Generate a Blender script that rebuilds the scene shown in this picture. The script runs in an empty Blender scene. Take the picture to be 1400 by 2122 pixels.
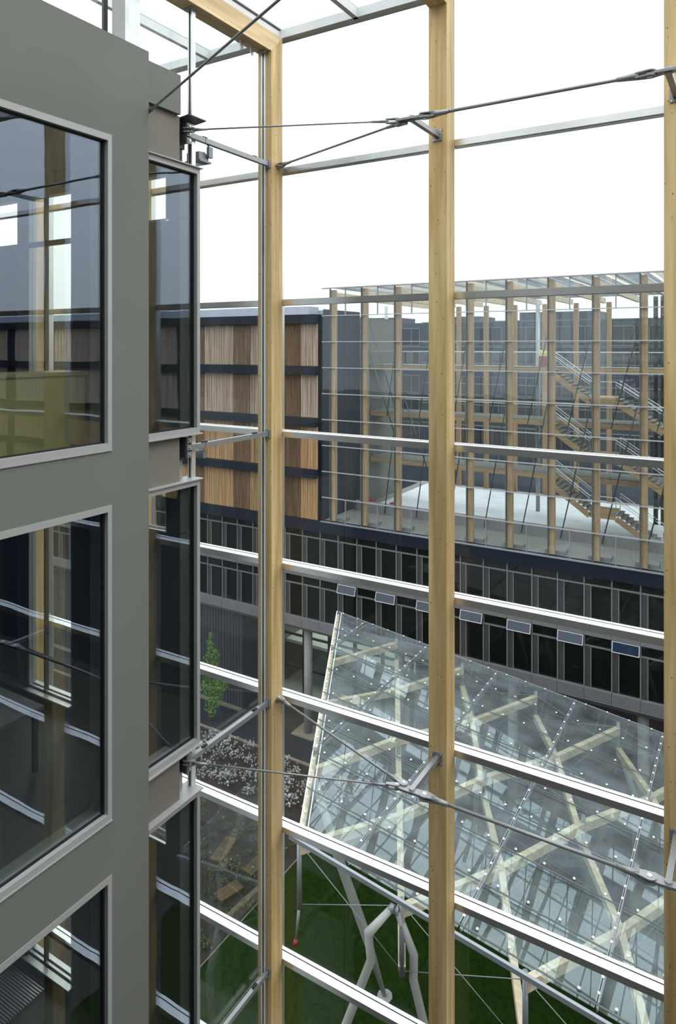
import bpy, math, random
from mathutils import Vector, Matrix
random.seed(7)
S = bpy.context.scene
COL = S.collection
# ---------------------------------------------------------------- camera, sky, exposure
cd = bpy.data.cameras.new('camera'); cam = bpy.data.objects.new('camera', cd); COL.objects.link(cam)
F = 1440.0
cd.sensor_fit = 'VERTICAL'; cd.sensor_height = 36.0; cd.sensor_width = 36.0
cd.lens = F/2122*36.0; cd.shift_y = -(1061-717)/2122; cd.clip_end = 800; cd.clip_start = 0.05
YAW = math.asin(0.5177)
cam.location = (0, 0, 0); cam.rotation_euler = (math.pi/2, 0, YAW)
S.camera = cam
S.view_settings.view_transform = 'Standard'; S.view_settings.look = 'None'
S.view_settings.gamma = 1; S.view_settings.use_curve_mapping = False; S.view_settings.exposure = 0.0
S.cycles.transparent_max_bounces = 48; S.cycles.max_bounces = 10; S.cycles.diffuse_bounces = 4
S.cycles.glossy_bounces = 5; S.cycles.use_denoising = True; S.cycles.caustics_reflective = False
W = bpy.data.worlds.new('overcast_sky'); S.world = W; W.use_nodes = True
wn = W.node_tree; wn.nodes.clear()
wo = wn.nodes.new('ShaderNodeOutputWorld'); wb = wn.nodes.new('ShaderNodeBackground')
tc = wn.nodes.new('ShaderNodeTexCoord'); sx = wn.nodes.new('ShaderNodeSeparateXYZ'); cr = wn.nodes.new('ShaderNodeValToRGB')
wn.links.new(tc.outputs['Generated'], sx.inputs[0]); wn.links.new(sx.outputs['Z'], cr.inputs[0])
cr.color_ramp.elements[0].position = 0.0; cr.color_ramp.elements[0].color = (0.395, 0.41, 0.425, 1)
cr.color_ramp.elements[1].position = 1.0; cr.color_ramp.elements[1].color = (0.94, 0.97, 1.0, 1)
wn.links.new(cr.outputs[0], wb.inputs['Color']); wb.inputs['Strength'].default_value = 3.4
wn.links.new(wb.outputs[0], wo.inputs[0])
sd = bpy.data.lights.new('sun', 'SUN'); sd.energy = 1.2; sd.angle = math.radians(25); sd.color = (1.0, 0.95, 0.88)
sun = bpy.data.objects.new('sun', sd); COL.objects.link(sun)
sun.rotation_euler = Vector((-0.85, -0.12, -1.0)).to_track_quat('-Z', 'Y').to_euler()

# ---------------------------------------------------------------- constants (metres; x runs along the glass front, y goes out through it)
GZ = -28.5
V0, V1 = 7.64, 7.894          # near timber columns, front and back
CW, BAY = 0.228, 2.55
C0 = -5.912                   # left face of the first column
def cx(k): return C0 + BAY*k
LV = [4.33-1.84*k for k in range(1, 17)]    # tops of the transoms
VF = 41.7
# ---------------------------------------------------------------- helpers
def tag(o, label=None, cat=None, group=None, kind=None):
    if label: o['label'] = label
    if cat: o['category'] = cat
    if group: o['group'] = group
    if kind: o['kind'] = kind
    return o
def empty(name, loc=(0,0,0), label=None, cat=None, group=None, kind=None):
    o = bpy.data.objects.new(name, None); o.empty_display_size = 0.2; COL.objects.link(o); o.location = loc
    bpy.context.view_layer.update()
    return tag(o, label, cat, group, kind)
class MB:
    def __init__(s): s.v = []; s.f = []; s.sm = []
    def add(s, vs, fs, smooth=False):
        n = len(s.v); s.v += [tuple(p) for p in vs]; s.f += [tuple(i+n for i in f) for f in fs]; s.sm += [smooth]*len(fs); return s
    def box(s, x0, x1, y0, y1, z0, z1):
        vs = [(x,y,z) for z in (z0,z1) for y in (y0,y1) for x in (x0,x1)]
        return s.add(vs, [(0,2,3,1),(4,5,7,6),(0,1,5,4),(2,6,7,3),(0,4,6,2),(1,3,7,5)])
    def bar(s, a, b, w, h, up=(0,0,1)):      # rectangular bar from a to b
        a = Vector(a); b = Vector(b); d = (b-a).normalized(); u = Vector(up)
        if abs(d.dot(u)) > 0.98: u = Vector((0,1,0))
        r = d.cross(u).normalized(); t = r.cross(d).normalized()
        vs = [p + r*(i*w/2) + t*(j*h/2) for p in (a,b) for (i,j) in ((-1,-1),(1,-1),(1,1),(-1,1))]
        return s.add(vs, [(0,1,2,3),(7,6,5,4),(0,4,5,1),(1,5,6,2),(2,6,7,3),(3,7,4,0)])
    def cyl(s, a, b, r0, r1=None, n=12, caps=True):
        if r1 is None: r1 = r0
        a = Vector(a); b = Vector(b); d = (b-a).normalized(); u = Vector((0,0,1)) if abs(d.z) < 0.95 else Vector((1,0,0))
        r = d.cross(u).normalized(); t = r.cross(d).normalized(); vs = []
        for p, q in ((a,r0),(b,r1)):
            for k in range(n):
                an = 2*math.pi*k/n; vs.append(p + (r*math.cos(an)+t*math.sin(an))*q)
        s.add(vs, [(k, (k+1)%n, n+(k+1)%n, n+k) for k in range(n)], True)
        if caps:
            n0 = len(s.v)-2*n; s.f += [tuple(n0+k for k in range(n-1,-1,-1)), tuple(n0+n+k for k in range(n))]; s.sm += [False,False]
        return s
    def tube(s, pts, r, n=12):               # mitred tube through points
        P = [Vector(p) for p in pts]; rings = []
        rr = r if isinstance(r, (list,tuple)) else [r]*len(P)
        for i, p in enumerate(P):
            d0 = (P[i]-P[i-1]).normalized() if i else (P[1]-P[0]).normalized()
            d1 = (P[i+1]-P[i]).normalized() if i < len(P)-1 else d0
            d = (d0+d1).normalized(); u = Vector((0,1,0))
            a = d.cross(u).normalized(); t = a.cross(d).normalized(); k = 1/max(0.6, d.dot(d0))
            rings.append([p + (a*math.cos(2*math.pi*j/n)*k + t*math.sin(2*math.pi*j/n))*rr[i] for j in range(n)])
        vs = [q for R in rings for q in R]; fs = []
        for i in range(len(P)-1):
            fs += [(i*n+j, i*n+(j+1)%n, (i+1)*n+(j+1)%n, (i+1)*n+j) for j in range(n)]
        s.add(vs, fs, True); m = len(s.v)-len(vs)
        s.f += [tuple(m+j for j in range(n-1,-1,-1)), tuple(m+len(vs)-n+j for j in range(n))]; s.sm += [False,False]
        return s
    def prism(s, poly, off):                 # polygon (3d points) extruded by off
        o = Vector(off); n = len(poly); vs = [Vector(p) for p in poly] + [Vector(p)+o for p in poly]
        return s.add(vs, [tuple(range(n-1,-1,-1)), tuple(range(n,2*n))] + [(k,(k+1)%n,n+(k+1)%n,n+k) for k in range(n)])
    def build(s, name, mat, parent=None, origin=None):
        o3 = Vector(origin) if origin is not None else (parent_world(parent) if parent else None)
        if o3 is None:
            xs = [p[0] for p in s.v]; ys = [p[1] for p in s.v]; zs = [p[2] for p in s.v]
            o3 = Vector(((min(xs)+max(xs))/2, (min(ys)+max(ys))/2, min(zs)))
        me = bpy.data.meshes.new(name)
        me.from_pydata([(p[0]-o3.x, p[1]-o3.y, p[2]-o3.z) for p in s.v], [], s.f); me.update()
        me.polygons.foreach_set('use_smooth', s.sm)
        me.materials.append(mat)
        ob = bpy.data.objects.new(name, me); COL.objects.link(ob)
        if parent: ob.parent = parent
        else: ob.location = o3
        WP[ob.name] = o3
        return ob
WP = {}
def parent_world(p): return Vector(WP[p.name]) if p.name in WP else Vector(p.location)
def copy_tree(o, parent=None):
    c = o.copy(); COL.objects.link(c)
    if parent: c.parent = parent
    for ch in list(o.children): copy_tree(ch, c)
    return c
def struct(name, mb, mat, parent=None):
    o = mb.build(name, mat, parent)
    if not parent: o['kind'] = 'structure'
    return o
def ray(x, y):
    t = (x-700)/F; return Vector((-0.5177+0.8556*t, 0.8556+0.5177*t, (717-y)/F))
def gp(x, y, z=GZ):                          # where the sight line of a pixel meets a level
    d = ray(x, y); return d*(z/d.z)
def vp(x, y, v):                             # ... or a plane of constant y
    d = ray(x, y); return d*(v/d.y)
# ---------------------------------------------------------------- materials
def nt(name):
    m = bpy.data.materials.new(name); m.use_nodes = True; t = m.node_tree; t.nodes.clear()
    o = t.nodes.new('ShaderNodeOutputMaterial'); return m, t, o
def N(t, k, **kw):
    n = t.nodes.new(k)
    for a, b in kw.items(): setattr(n, a, b)
    return n
def prin(name, col, rough=0.5, metal=0.0, spec=0.5, var=0.0, scale=3.0, bump=0.0, stretch=(1,1,1)):
    m, t, o = nt(name); p = N(t, 'ShaderNodeBsdfPrincipled')
    p.inputs['Roughness'].default_value = rough; p.inputs['Metallic'].default_value = metal
    p.inputs['Specular IOR Level'].default_value = spec
    tcn = N(t, 'ShaderNodeTexCoord'); mp = N(t, 'ShaderNodeMapping'); mp.inputs['Scale'].default_value = stretch
    nz = N(t, 'ShaderNodeTexNoise'); nz.inputs['Scale'].default_value = scale; nz.inputs['Detail'].default_value = 5
    t.links.new(tcn.outputs['Object'], mp.inputs[0]); t.links.new(mp.outputs[0], nz.inputs[0])
    r = N(t, 'ShaderNodeValToRGB'); r.color_ramp.elements[0].position = 0.3; r.color_ramp.elements[1].position = 0.7
    r.color_ramp.elements[0].color = tuple(c*(1-var) for c in col)+(1,); r.color_ramp.elements[1].color = tuple(min(1,c*(1+var)) for c in col)+(1,)
    t.links.new(nz.outputs['Fac'], r.inputs[0]); t.links.new(r.outputs[0], p.inputs['Base Color'])
    if bump:
        b = N(t, 'ShaderNodeBump'); b.inputs['Strength'].default_value = bump; b.inputs['Distance'].default_value = 0.02
        t.links.new(nz.outputs['Fac'], b.inputs['Height']); t.links.new(b.outputs[0], p.inputs['Normal'])
    t.links.new(p.outputs[0], o.inputs[0]); return m
def wood(name, c0, c1, axis=2, knots=0.9, lam=0.0, rough=0.55, sc=1.0):
    m, t, o = nt(name); p = N(t, 'ShaderNodeBsdfPrincipled'); p.inputs['Roughness'].default_value = rough
    p.inputs['Specular IOR Level'].default_value = 0.3
    tcn = N(t, 'ShaderNodeTexCoord'); oi = N(t, 'ShaderNodeObjectInfo'); ad = N(t, 'ShaderNodeVectorMath', operation='ADD')
    cmb = N(t, 'ShaderNodeCombineXYZ'); mu = N(t, 'ShaderNodeMath', operation='MULTIPLY'); mu.inputs[1].default_value = 37.0
    t.links.new(oi.outputs['Random'], mu.inputs[0])
    for i in range(3): t.links.new(mu.outputs[0], cmb.inputs[i])
    t.links.new(tcn.outputs['Object'], ad.inputs[0]); t.links.new(cmb.outputs[0], ad.inputs[1])
    s = [14*sc]*3; s[axis] = 0.7*sc
    mp = N(t, 'ShaderNodeMapping'); mp.inputs['Scale'].default_value = s; t.links.new(ad.outputs[0], mp.inputs[0])
    nz = N(t, 'ShaderNodeTexNoise'); nz.inputs['Scale'].default_value = 1.0; nz.inputs['Detail'].default_value = 6; nz.inputs['Distortion'].default_value = 0.6
    t.links.new(mp.outputs[0], nz.inputs[0])
    r = N(t, 'ShaderNodeValToRGB'); r.color_ramp.elements[0].position = 0.32; r.color_ramp.elements[1].position = 0.68
    r.color_ramp.elements[0].color = c0+(1,); r.color_ramp.elements[1].color = c1+(1,); t.links.new(nz.outputs['Fac'], r.inputs[0])
    last = r.outputs[0]
    # board tone from board to board
    s2 = [6*sc]*3; s2[axis] = 0.35*sc
    mp2 = N(t, 'ShaderNodeMapping'); mp2.inputs['Scale'].default_value = s2; t.links.new(ad.outputs[0], mp2.inputs[0])
    n2 = N(t, 'ShaderNodeTexNoise'); n2.inputs['Scale'].default_value = 1.0; n2.inputs['Detail'].default_value = 1; t.links.new(mp2.outputs[0], n2.inputs[0])
    mr = N(t, 'ShaderNodeMapRange'); mr.inputs['From Min'].default_value = 0.3; mr.inputs['From Max'].default_value = 0.7
    mr.inputs['To Min'].default_value = 0.8; mr.inputs['To Max'].default_value = 1.12; t.links.new(n2.outputs['Fac'], mr.inputs['Value'])
    mx = N(t, 'ShaderNodeMix', data_type='RGBA', blend_type='MULTIPLY'); mx.inputs['Factor'].default_value = 1
    t.links.new(last, mx.inputs['A']); t.links.new(mr.outputs[0], mx.inputs['B']); last = mx.outputs['Result']
    if knots:
        s3 = [10*sc]*3; s3[axis] = 7.5*sc
        mp3 = N(t, 'ShaderNodeMapping'); mp3.inputs['Scale'].default_value = s3; t.links.new(ad.outputs[0], mp3.inputs[0])
        vo = N(t, 'ShaderNodeTexVoronoi'); vo.inputs['Scale'].default_value = 1.35; t.links.new(mp3.outputs[0], vo.inputs['Vector'])
        lt = N(t, 'ShaderNodeMapRange'); lt.inputs['From Min'].default_value = 0.05; lt.inputs['From Max'].default_value = 0.13
        lt.inputs['To Min'].default_value = knots; lt.inputs['To Max'].default_value = 0; t.links.new(vo.outputs['Distance'], lt.inputs['Value'])
        mk = N(t, 'ShaderNodeMix', data_type='RGBA'); t.links.new(lt.outputs[0], mk.inputs['Factor']); t.links.new(last, mk.inputs['A'])
        mk.inputs['B'].default_value = (c0[0]*0.35, c0[1]*0.25, c0[2]*0.2, 1); last = mk.outputs['Result']
    t.links.new(last, p.inputs['Base Color'])
    bp = N(t, 'ShaderNodeBump'); bp.inputs['Strength'].default_value = 0.15; bp.inputs['Distance'].default_value = 0.01
    t.links.new(nz.outputs['Fac'], bp.inputs['Height']); t.links.new(bp.outputs[0], p.inputs['Normal'])
    t.links.new(p.outputs[0], o.inputs[0]); return m
def glass(name, tint=(0.96,0.98,0.97), r0=0.045, rt=(0.95,0.98,1.0), dirt_haze=0.0, wob=0.0, wsc=0.8, dcol=(0.75,0.8,0.82), rough=0.0, streak=False):
    m, t, o = nt(name)
    tr = N(t, 'ShaderNodeBsdfTransparent'); tr.inputs[0].default_value = tint+(1,)
    gl = N(t, 'ShaderNodeBsdfGlossy'); gl.inputs['Color'].default_value = rt+(1,); gl.inputs['Roughness'].default_value = rough
    lw = N(t, 'ShaderNodeLayerWeight'); lw.inputs['Blend'].default_value = 0.5
    pw = N(t, 'ShaderNodeMath', operation='POWER'); pw.inputs[1].default_value = 5.0; t.links.new(lw.outputs['Facing'], pw.inputs[0])
    ma = N(t, 'ShaderNodeMath', operation='MULTIPLY_ADD'); ma.inputs[1].default_value = 1-r0; ma.inputs[2].default_value = r0
    t.links.new(pw.outputs[0], ma.inputs[0])
    mx = N(t, 'ShaderNodeMixShader'); t.links.new(ma.outputs[0], mx.inputs[0]); t.links.new(tr.outputs[0], mx.inputs[1]); t.links.new(gl.outputs[0], mx.inputs[2])
    if wob:
        tcn = N(t, 'ShaderNodeTexCoord'); nz = N(t, 'ShaderNodeTexNoise'); nz.inputs['Scale'].default_value = wsc; nz.inputs['Detail'].default_value = 1
        t.links.new(tcn.outputs['Object'], nz.inputs[0]); b = N(t, 'ShaderNodeBump'); b.inputs['Strength'].default_value = 1.0; b.inputs['Distance'].default_value = wob
        t.links.new(nz.outputs['Fac'], b.inputs['Height']); t.links.new(b.outputs[0], gl.inputs['Normal'])
    out = mx.outputs[0]
    if dirt_haze:  # pale diffuse film: grime, plus haze and reflection painted in as colour
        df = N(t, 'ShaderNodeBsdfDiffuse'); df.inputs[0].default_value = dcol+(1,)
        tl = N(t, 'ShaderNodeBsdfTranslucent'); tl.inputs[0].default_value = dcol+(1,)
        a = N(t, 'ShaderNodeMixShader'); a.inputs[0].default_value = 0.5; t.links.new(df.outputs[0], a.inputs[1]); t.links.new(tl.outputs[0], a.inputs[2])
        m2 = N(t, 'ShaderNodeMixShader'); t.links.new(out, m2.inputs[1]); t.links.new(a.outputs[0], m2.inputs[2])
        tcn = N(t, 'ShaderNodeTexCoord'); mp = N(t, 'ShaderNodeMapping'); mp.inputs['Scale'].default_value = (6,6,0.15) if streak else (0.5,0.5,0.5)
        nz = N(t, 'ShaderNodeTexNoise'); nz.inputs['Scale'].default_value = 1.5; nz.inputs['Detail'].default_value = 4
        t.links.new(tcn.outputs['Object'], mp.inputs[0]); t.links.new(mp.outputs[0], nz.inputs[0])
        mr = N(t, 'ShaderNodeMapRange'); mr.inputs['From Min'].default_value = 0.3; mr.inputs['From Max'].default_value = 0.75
        mr.inputs['To Min'].default_value = dirt_haze*0.35; mr.inputs['To Max'].default_value = dirt_haze*1.6
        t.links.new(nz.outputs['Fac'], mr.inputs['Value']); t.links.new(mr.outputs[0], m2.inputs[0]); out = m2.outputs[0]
    t.links.new(out, o.inputs[0]); return m
M = {}
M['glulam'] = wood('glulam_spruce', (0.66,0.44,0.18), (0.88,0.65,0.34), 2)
M['glulam_y'] = wood('glulam_spruce_beam', (0.68,0.48,0.25), (0.89,0.69,0.43), 1)
M['glulam_x'] = wood('glulam_spruce_long', (0.36,0.24,0.13), (0.50,0.35,0.20), 0, knots=0.3)
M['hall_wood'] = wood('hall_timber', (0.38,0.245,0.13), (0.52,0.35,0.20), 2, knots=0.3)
M['pale_wood'] = wood('pale_timber', (0.56,0.45,0.31), (0.70,0.58,0.42), 0, knots=0.3, sc=0.6)
M['alu'] = prin('satin_aluminium', (0.80,0.80,0.80), 0.26, 0.85, var=0.04)
M['alu_top'] = prin('pale_aluminium', (0.85,0.86,0.86), 0.28, 0.6, var=0.03)
M['steel'] = prin('grey_painted_steel', (0.34,0.35,0.355), 0.38, 0.4, var=0.06)
M['hall_alu'] = prin('matt_aluminium', (0.36,0.38,0.40), 0.4, 0.3)
M['roof_alu'] = prin('roof_aluminium', (0.74,0.75,0.76), 0.5, 0.1, var=0.03)
M['dark_steel'] = prin('dark_steel', (0.10,0.105,0.105), 0.5, 0.4)
M['gasket'] = prin('black_gasket', (0.006,0.006,0.007), 0.6)
M['wall'] = prin('grey_green_render', (0.195,0.205,0.185), 0.62, spec=0.3, var=0.03, scale=1.2)
M['beige'] = prin('warm_grey_panel', (0.215,0.20,0.17), 0.6, var=0.06, scale=1.5)
M['frame'] = prin('light_grey_frame', (0.46,0.465,0.465), 0.45, 0.2, var=0.02)
M['glass'] = glass('facade_glass', (0.975,0.988,0.982), 0.018, dirt_haze=0.0012, streak=True)
M['glass_side'] = glass('side_glass', (0.93,0.955,0.955), 0.045, dirt_haze=0.008, wob=0.002, streak=True)
M['glass_window'] = glass('tinted_window_glass', (0.92,0.945,0.925), 0.125, rt=(0.62,0.70,0.86), wob=0.0012, wsc=1.6)
M['glass_roof'] = glass('roof_glass', (0.95,0.97,0.97), 0.03, dirt_haze=0.003)
M['glass_far'] = glass('far_hall_glass', (0.93,0.955,0.96), 0.03, rt=(0.8,0.9,1.0), dirt_haze=0.008, streak=True, wob=0.003)
M['glass_canopy'] = glass('canopy_glass', (0.91,0.95,0.94), 0.085, rt=(0.88,0.95,1.0), dirt_haze=0.10, wob=0.003, wsc=0.4, dcol=(0.62,0.72,0.78))  # bluish diffuse film paints in the sky reflection over a little dust
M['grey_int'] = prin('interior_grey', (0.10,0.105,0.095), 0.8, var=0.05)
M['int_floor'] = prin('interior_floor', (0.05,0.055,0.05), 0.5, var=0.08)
M['olive'] = prin('olive_laminate', (0.27,0.265,0.10), 0.35, var=0.05)
M['white'] = prin('white_paint', (0.78,0.79,0.80), 0.4)
M['navy'] = prin('navy_metal', (0.008,0.012,0.022), 0.6, 0.0, 0.15, var=0.12)
M['navy_wall'] = prin('slate_wall', (0.015,0.021,0.032), 0.6, 0.0, 0.2, var=0.12, stretch=(6,6,0.2))
M['slate'] = prin('distant_slate', (0.030,0.042,0.060), 0.7, var=0.25, stretch=(0.3,0.3,2.5))
M['greygreen'] = prin('grey_board_wall', (0.16,0.17,0.15), 0.7, var=0.1, stretch=(0.5,0.5,1))
M['parapet'] = prin('pale_blue_parapet', (0.36,0.40,0.48), 0.5, 0.1, var=0.06)
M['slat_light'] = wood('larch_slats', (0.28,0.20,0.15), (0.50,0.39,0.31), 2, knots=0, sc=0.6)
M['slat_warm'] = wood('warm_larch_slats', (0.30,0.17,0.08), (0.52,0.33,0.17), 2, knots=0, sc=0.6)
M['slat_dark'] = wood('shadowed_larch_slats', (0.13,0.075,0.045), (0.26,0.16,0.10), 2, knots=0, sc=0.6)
M['black_glass'] = prin('dark_window_glass', (0.003,0.005,0.0045), 0.03, 0.0, 0.35, var=0.3)
M['sky_reflect_glass'] = prin('tilted_window_glass', (0.010,0.022,0.05), 0.04, 0.0, 0.6, var=0.2)  # navy base colour paints in the sky mirrored by the tilted panes
M['spandrel'] = prin('corrugated_spandrel', (0.17,0.17,0.18), 0.45, 0.2, var=0.05)
M['louver'] = prin('dark_louvre', (0.035,0.035,0.036), 0.6, var=0.1)
M['concrete'] = prin('concrete', (0.24,0.235,0.235), 0.85, var=0.1, scale=5, bump=0.2)
M['floor_far'] = prin('screed', (0.22,0.22,0.20), 0.85, var=0.12)
M['membrane'] = prin('white_membrane', (0.66,0.70,0.74), 0.5, var=0.14, scale=1.0, stretch=(1,3,1))
M['asphalt'] = prin('asphalt', (0.007,0.009,0.016), 0.8, var=0.25, scale=2, bump=0.2)
M['paving'] = prin('sandy_paving', (0.16,0.14,0.11), 0.85, var=0.12, scale=4)
M['soil'] = prin('soil', (0.013,0.009,0.006), 0.95, var=0.5, scale=2.5, bump=0.8)
M['grass'] = prin('grass', (0.0065,0.0185,0.0008), 0.9, spec=0.05, var=0.5, scale=5.0, bump=0.8)
M['earth'] = prin('ground', (0.03,0.03,0.026), 0.9, var=0.2, scale=0.3)
M['leaf'] = prin('spring_leaf', (0.10,0.19,0.02), 0.6, var=0.35, scale=8)
M['leaf_dark'] = prin('leaf_dark', (0.035,0.07,0.02), 0.6, var=0.4, scale=8)
M['leaf_pale'] = prin('leaf_pale', (0.06,0.075,0.022), 0.7, var=0.3, scale=8)
M['petal'] = prin('white_petal', (0.62,0.58,0.64), 0.6)
M['bark'] = prin('bark', (0.09,0.07,0.05), 0.9, var=0.3, scale=10)
M['plank'] = wood('weathered_plank', (0.05,0.03,0.016), (0.10,0.065,0.036), 0, knots=0.3, sc=0.5)
M['red'] = prin('dark_red_plastic', (0.35,0.02,0.04), 0.5)
M['yellow'] = prin('yellow_plastic', (0.75,0.68,0.10), 0.5)
M['galv'] = prin('galvanised_steel', (0.26,0.28,0.31), 0.4, 0.4, var=0.06)
M['leg'] = prin('painted_grey_tube', (0.33,0.335,0.325), 0.5, 0.1, var=0.04)
M['chrome'] = prin('stainless', (0.80,0.80,0.82), 0.3, 0.4)
M['green_floor'] = prin('pale_green_floor', (0.42,0.46,0.40), 0.6, var=0.1)
M['terracotta'] = prin('pot', (0.16,0.15,0.14), 0.7)

# ---------------------------------------------------------------- ground
struct('ground', MB().box(-900, 900, -300, 1200, GZ-0.4, GZ-0.06), M['earth'])
tag(MB().box(-21.9, 14, 8.6, 35.0, GZ-0.06, GZ).build('lawn', M['grass']), 'dark green mown lawn under and beside the glass canopy', 'grass', kind='stuff')
struct('planting_soil', MB().box(-60, -21.93, 8.6, 39.2, GZ-0.06, GZ+0.02).box(-21.93, 14, 35.03, 37.2, GZ-0.06, GZ+0.02), M['soil'])
struct('street', MB().box(-60, 14, 39.42, 42.4, GZ-0.06, GZ-0.02).box(-21.9, 14, 37.25, 39.4, GZ-0.06, GZ-0.02), M['asphalt'])
struct('kerb', MB().box(-60, -21.9, 39.2, 39.42, GZ-0.06, GZ+0.1).box(-60, -34.6, 42.4, 42.75, GZ-0.06, GZ+0.1).box(-21.93,-21.88, 8.6, 35, GZ-.06, GZ+.03).box(-29.4,-27.5,41.9,43.6,GZ-.06,GZ+.06), M['paving'])

# ---------------------------------------------------------------- near glass front: columns, roof beams, transoms, panes
colnames = {-3: 'fourth timber column beyond the left wall, seen only through its windows', -2: 'timber column behind the left wall, seen through its large windows',
 -1: 'timber column hidden behind the end of the left wall', 0: 'tall blond timber column left of centre, with a metal rail on its face',
 1: 'tall blond knotty timber column right of centre, carrying steel struts', 2: 'blond timber column cut by the right edge of the photo',
 3: 'timber column outside the photo, mirrored in the wall windows', 4: 'last timber column outside the photo to the right'}
for k in range(-3, 5):
    x = cx(k)
    c = MB().prism([(x,V0,GZ),(x,V1,GZ),(x,V1,4.29),(x,V0,4.03)], (CW,0,0)).build('glulam_column', M['glulam'])
    tag(c, colnames[k], 'column', 'timber columns of the near glass front')
bn = {-3:'fourth', -2:'third', -1:'second'}
for k in range(-3, 5):
    x = cx(k)
    b = MB().prism([(x,-5,4.03),(x,V0-0.001,4.03),(x,V1,4.291),(x,-5,4.291)], (CW,0,0)).build('roof_beam', M['glulam_y'])
    off = {-3:'farthest behind the left wall', -2:'third behind the left wall', -1:'nearest behind the left wall', 3:'just outside the photo on the right', 4:'farthest outside the photo on the right'}.get(k)
    lab = {0:'blond timber roof beam mitred to the column left of centre', 1:'timber roof beam over the knotty column right of centre, only its end in view', 2:'timber roof beam above the right edge column'}.get(k, 'timber roof beam, %s' % off)
    tag(b, lab, 'beam', 'timber roof beams')
    s = MB().box(x+0.05, x+CW-0.05, -5, 7.96, 4.292, 4.40).box(x+0.03, x+CW-0.03, -5, 8.1, 4.43, 4.46).build('roof_rail', M['roof_alu'])
    tag(s, 'grey glazing rail on the roof beam ' + {0:'mitred to the column left of centre',1:'over the knotty column',2:'over the right edge column'}.get(k, off or ''), 'rail', 'roof glazing rails')
ordn = ['first','second','third','fourth','fifth','sixth','seventh','eighth','ninth','tenth','eleventh','twelfth','thirteenth','fourteenth','fifteenth','sixteenth']
bayn = {-1:'between left wall and column left of centre', 0:'between the two full timber columns', 1:'between knotty and right edge columns',
        -2:'behind the left wall, seen through its windows', -3:'far behind the left wall', 2:'beyond the right edge column', 3:'two bays beyond the right edge column'}
def transom(k, i):
    x0, x1 = cx(k)+CW/2+0.03, cx(k+1)+CW/2-0.03; z = LV[i]
    g = empty('transom_bar', ((x0+x1)/2, 7.9, z-0.08), '%s grey transom from the roof, %s' % (ordn[i], bayn[k]), 'transom', 'transoms of the near glass front')
    MB().box(x0, x1, V1+0.002, V1+0.112, z-0.08, z).box(x0,x1,V1+0.03,V1+0.1,z-0.085,z-0.079).build('bar', M['alu'], g)
    MB().box(x0, x1, V1+0.127, V1+0.175, z-0.07, z+0.004).build('pressure_cap', M['alu_top'], g)
    MB().box(x0, x1, V1+0.111, V1+0.128, z-0.06, z-0.012).build('gasket', M['gasket'], g)
VG = V1+0.12
wi = 1
for k in range(-3, 4):
    n = 15 if -2 <= k <= 1 else 8
    for i in range(n): transom(k, i)
    x0, x1 = cx(k)+CW/2, cx(k+1)+CW/2
    g = empty('window_%d' % wi, ((x0+x1)/2, VG, GZ), 'glazed bay ' + bayn[k], kind='structure'); wi += 1
    tops = [4.36] + LV[:n]
    for i in range(n):
        zt, zb = tops[i]-(0.0 if i == 0 else 0.06), tops[i+1]-0.012
        MB().box(x0+0.032, x1-0.032, VG-0.006, VG+0.006, zb, zt).build('glass_pane', M['glass'], g)
    MB().box(x0-0.03, x0+0.03, V1+0.001, V1+0.17, GZ, 4.33).build('mullion', M['alu'], g)
# edge beam and roof glazing
e = MB().box(cx(-3), cx(4)+CW, 7.90, 8.06, 4.30, 4.42).box(cx(-3), cx(4)+CW, 7.96, 8.12, 4.43, 4.47).build('eaves_beam', M['roof_alu'])
tag(e, 'long grey metal eaves beam along the top of the glass front', 'beam')
for k in range(-3, 4):
    xm = cx(k)+CW/2+BAY/2
    b = MB().box(xm-0.035, xm+0.035, -5, 7.95, 4.30, 4.42).box(xm-0.03, xm+0.03, -5, 8.1, 4.431, 4.455).build('glazing_bar', M['roof_alu'])
    tag(b, 'slim metal roof glazing bar, mid bay ' + bayn[k], 'glazing bar', 'roof glazing bars')
    x0, x1 = cx(k)+CW/2, cx(k+1)+CW/2
    g = empty('window_%d' % wi, (xm, 1.5, 4.42), 'roof glazing of the bay ' + bayn[k], kind='structure'); wi += 1
    for a, b_ in ((x0, xm-0.001), (xm+0.001, x1)):
        MB().box(a, b_, -5, 8.1, 4.421, 4.430).build('glass_pane', M['glass_roof'], g)
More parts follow.
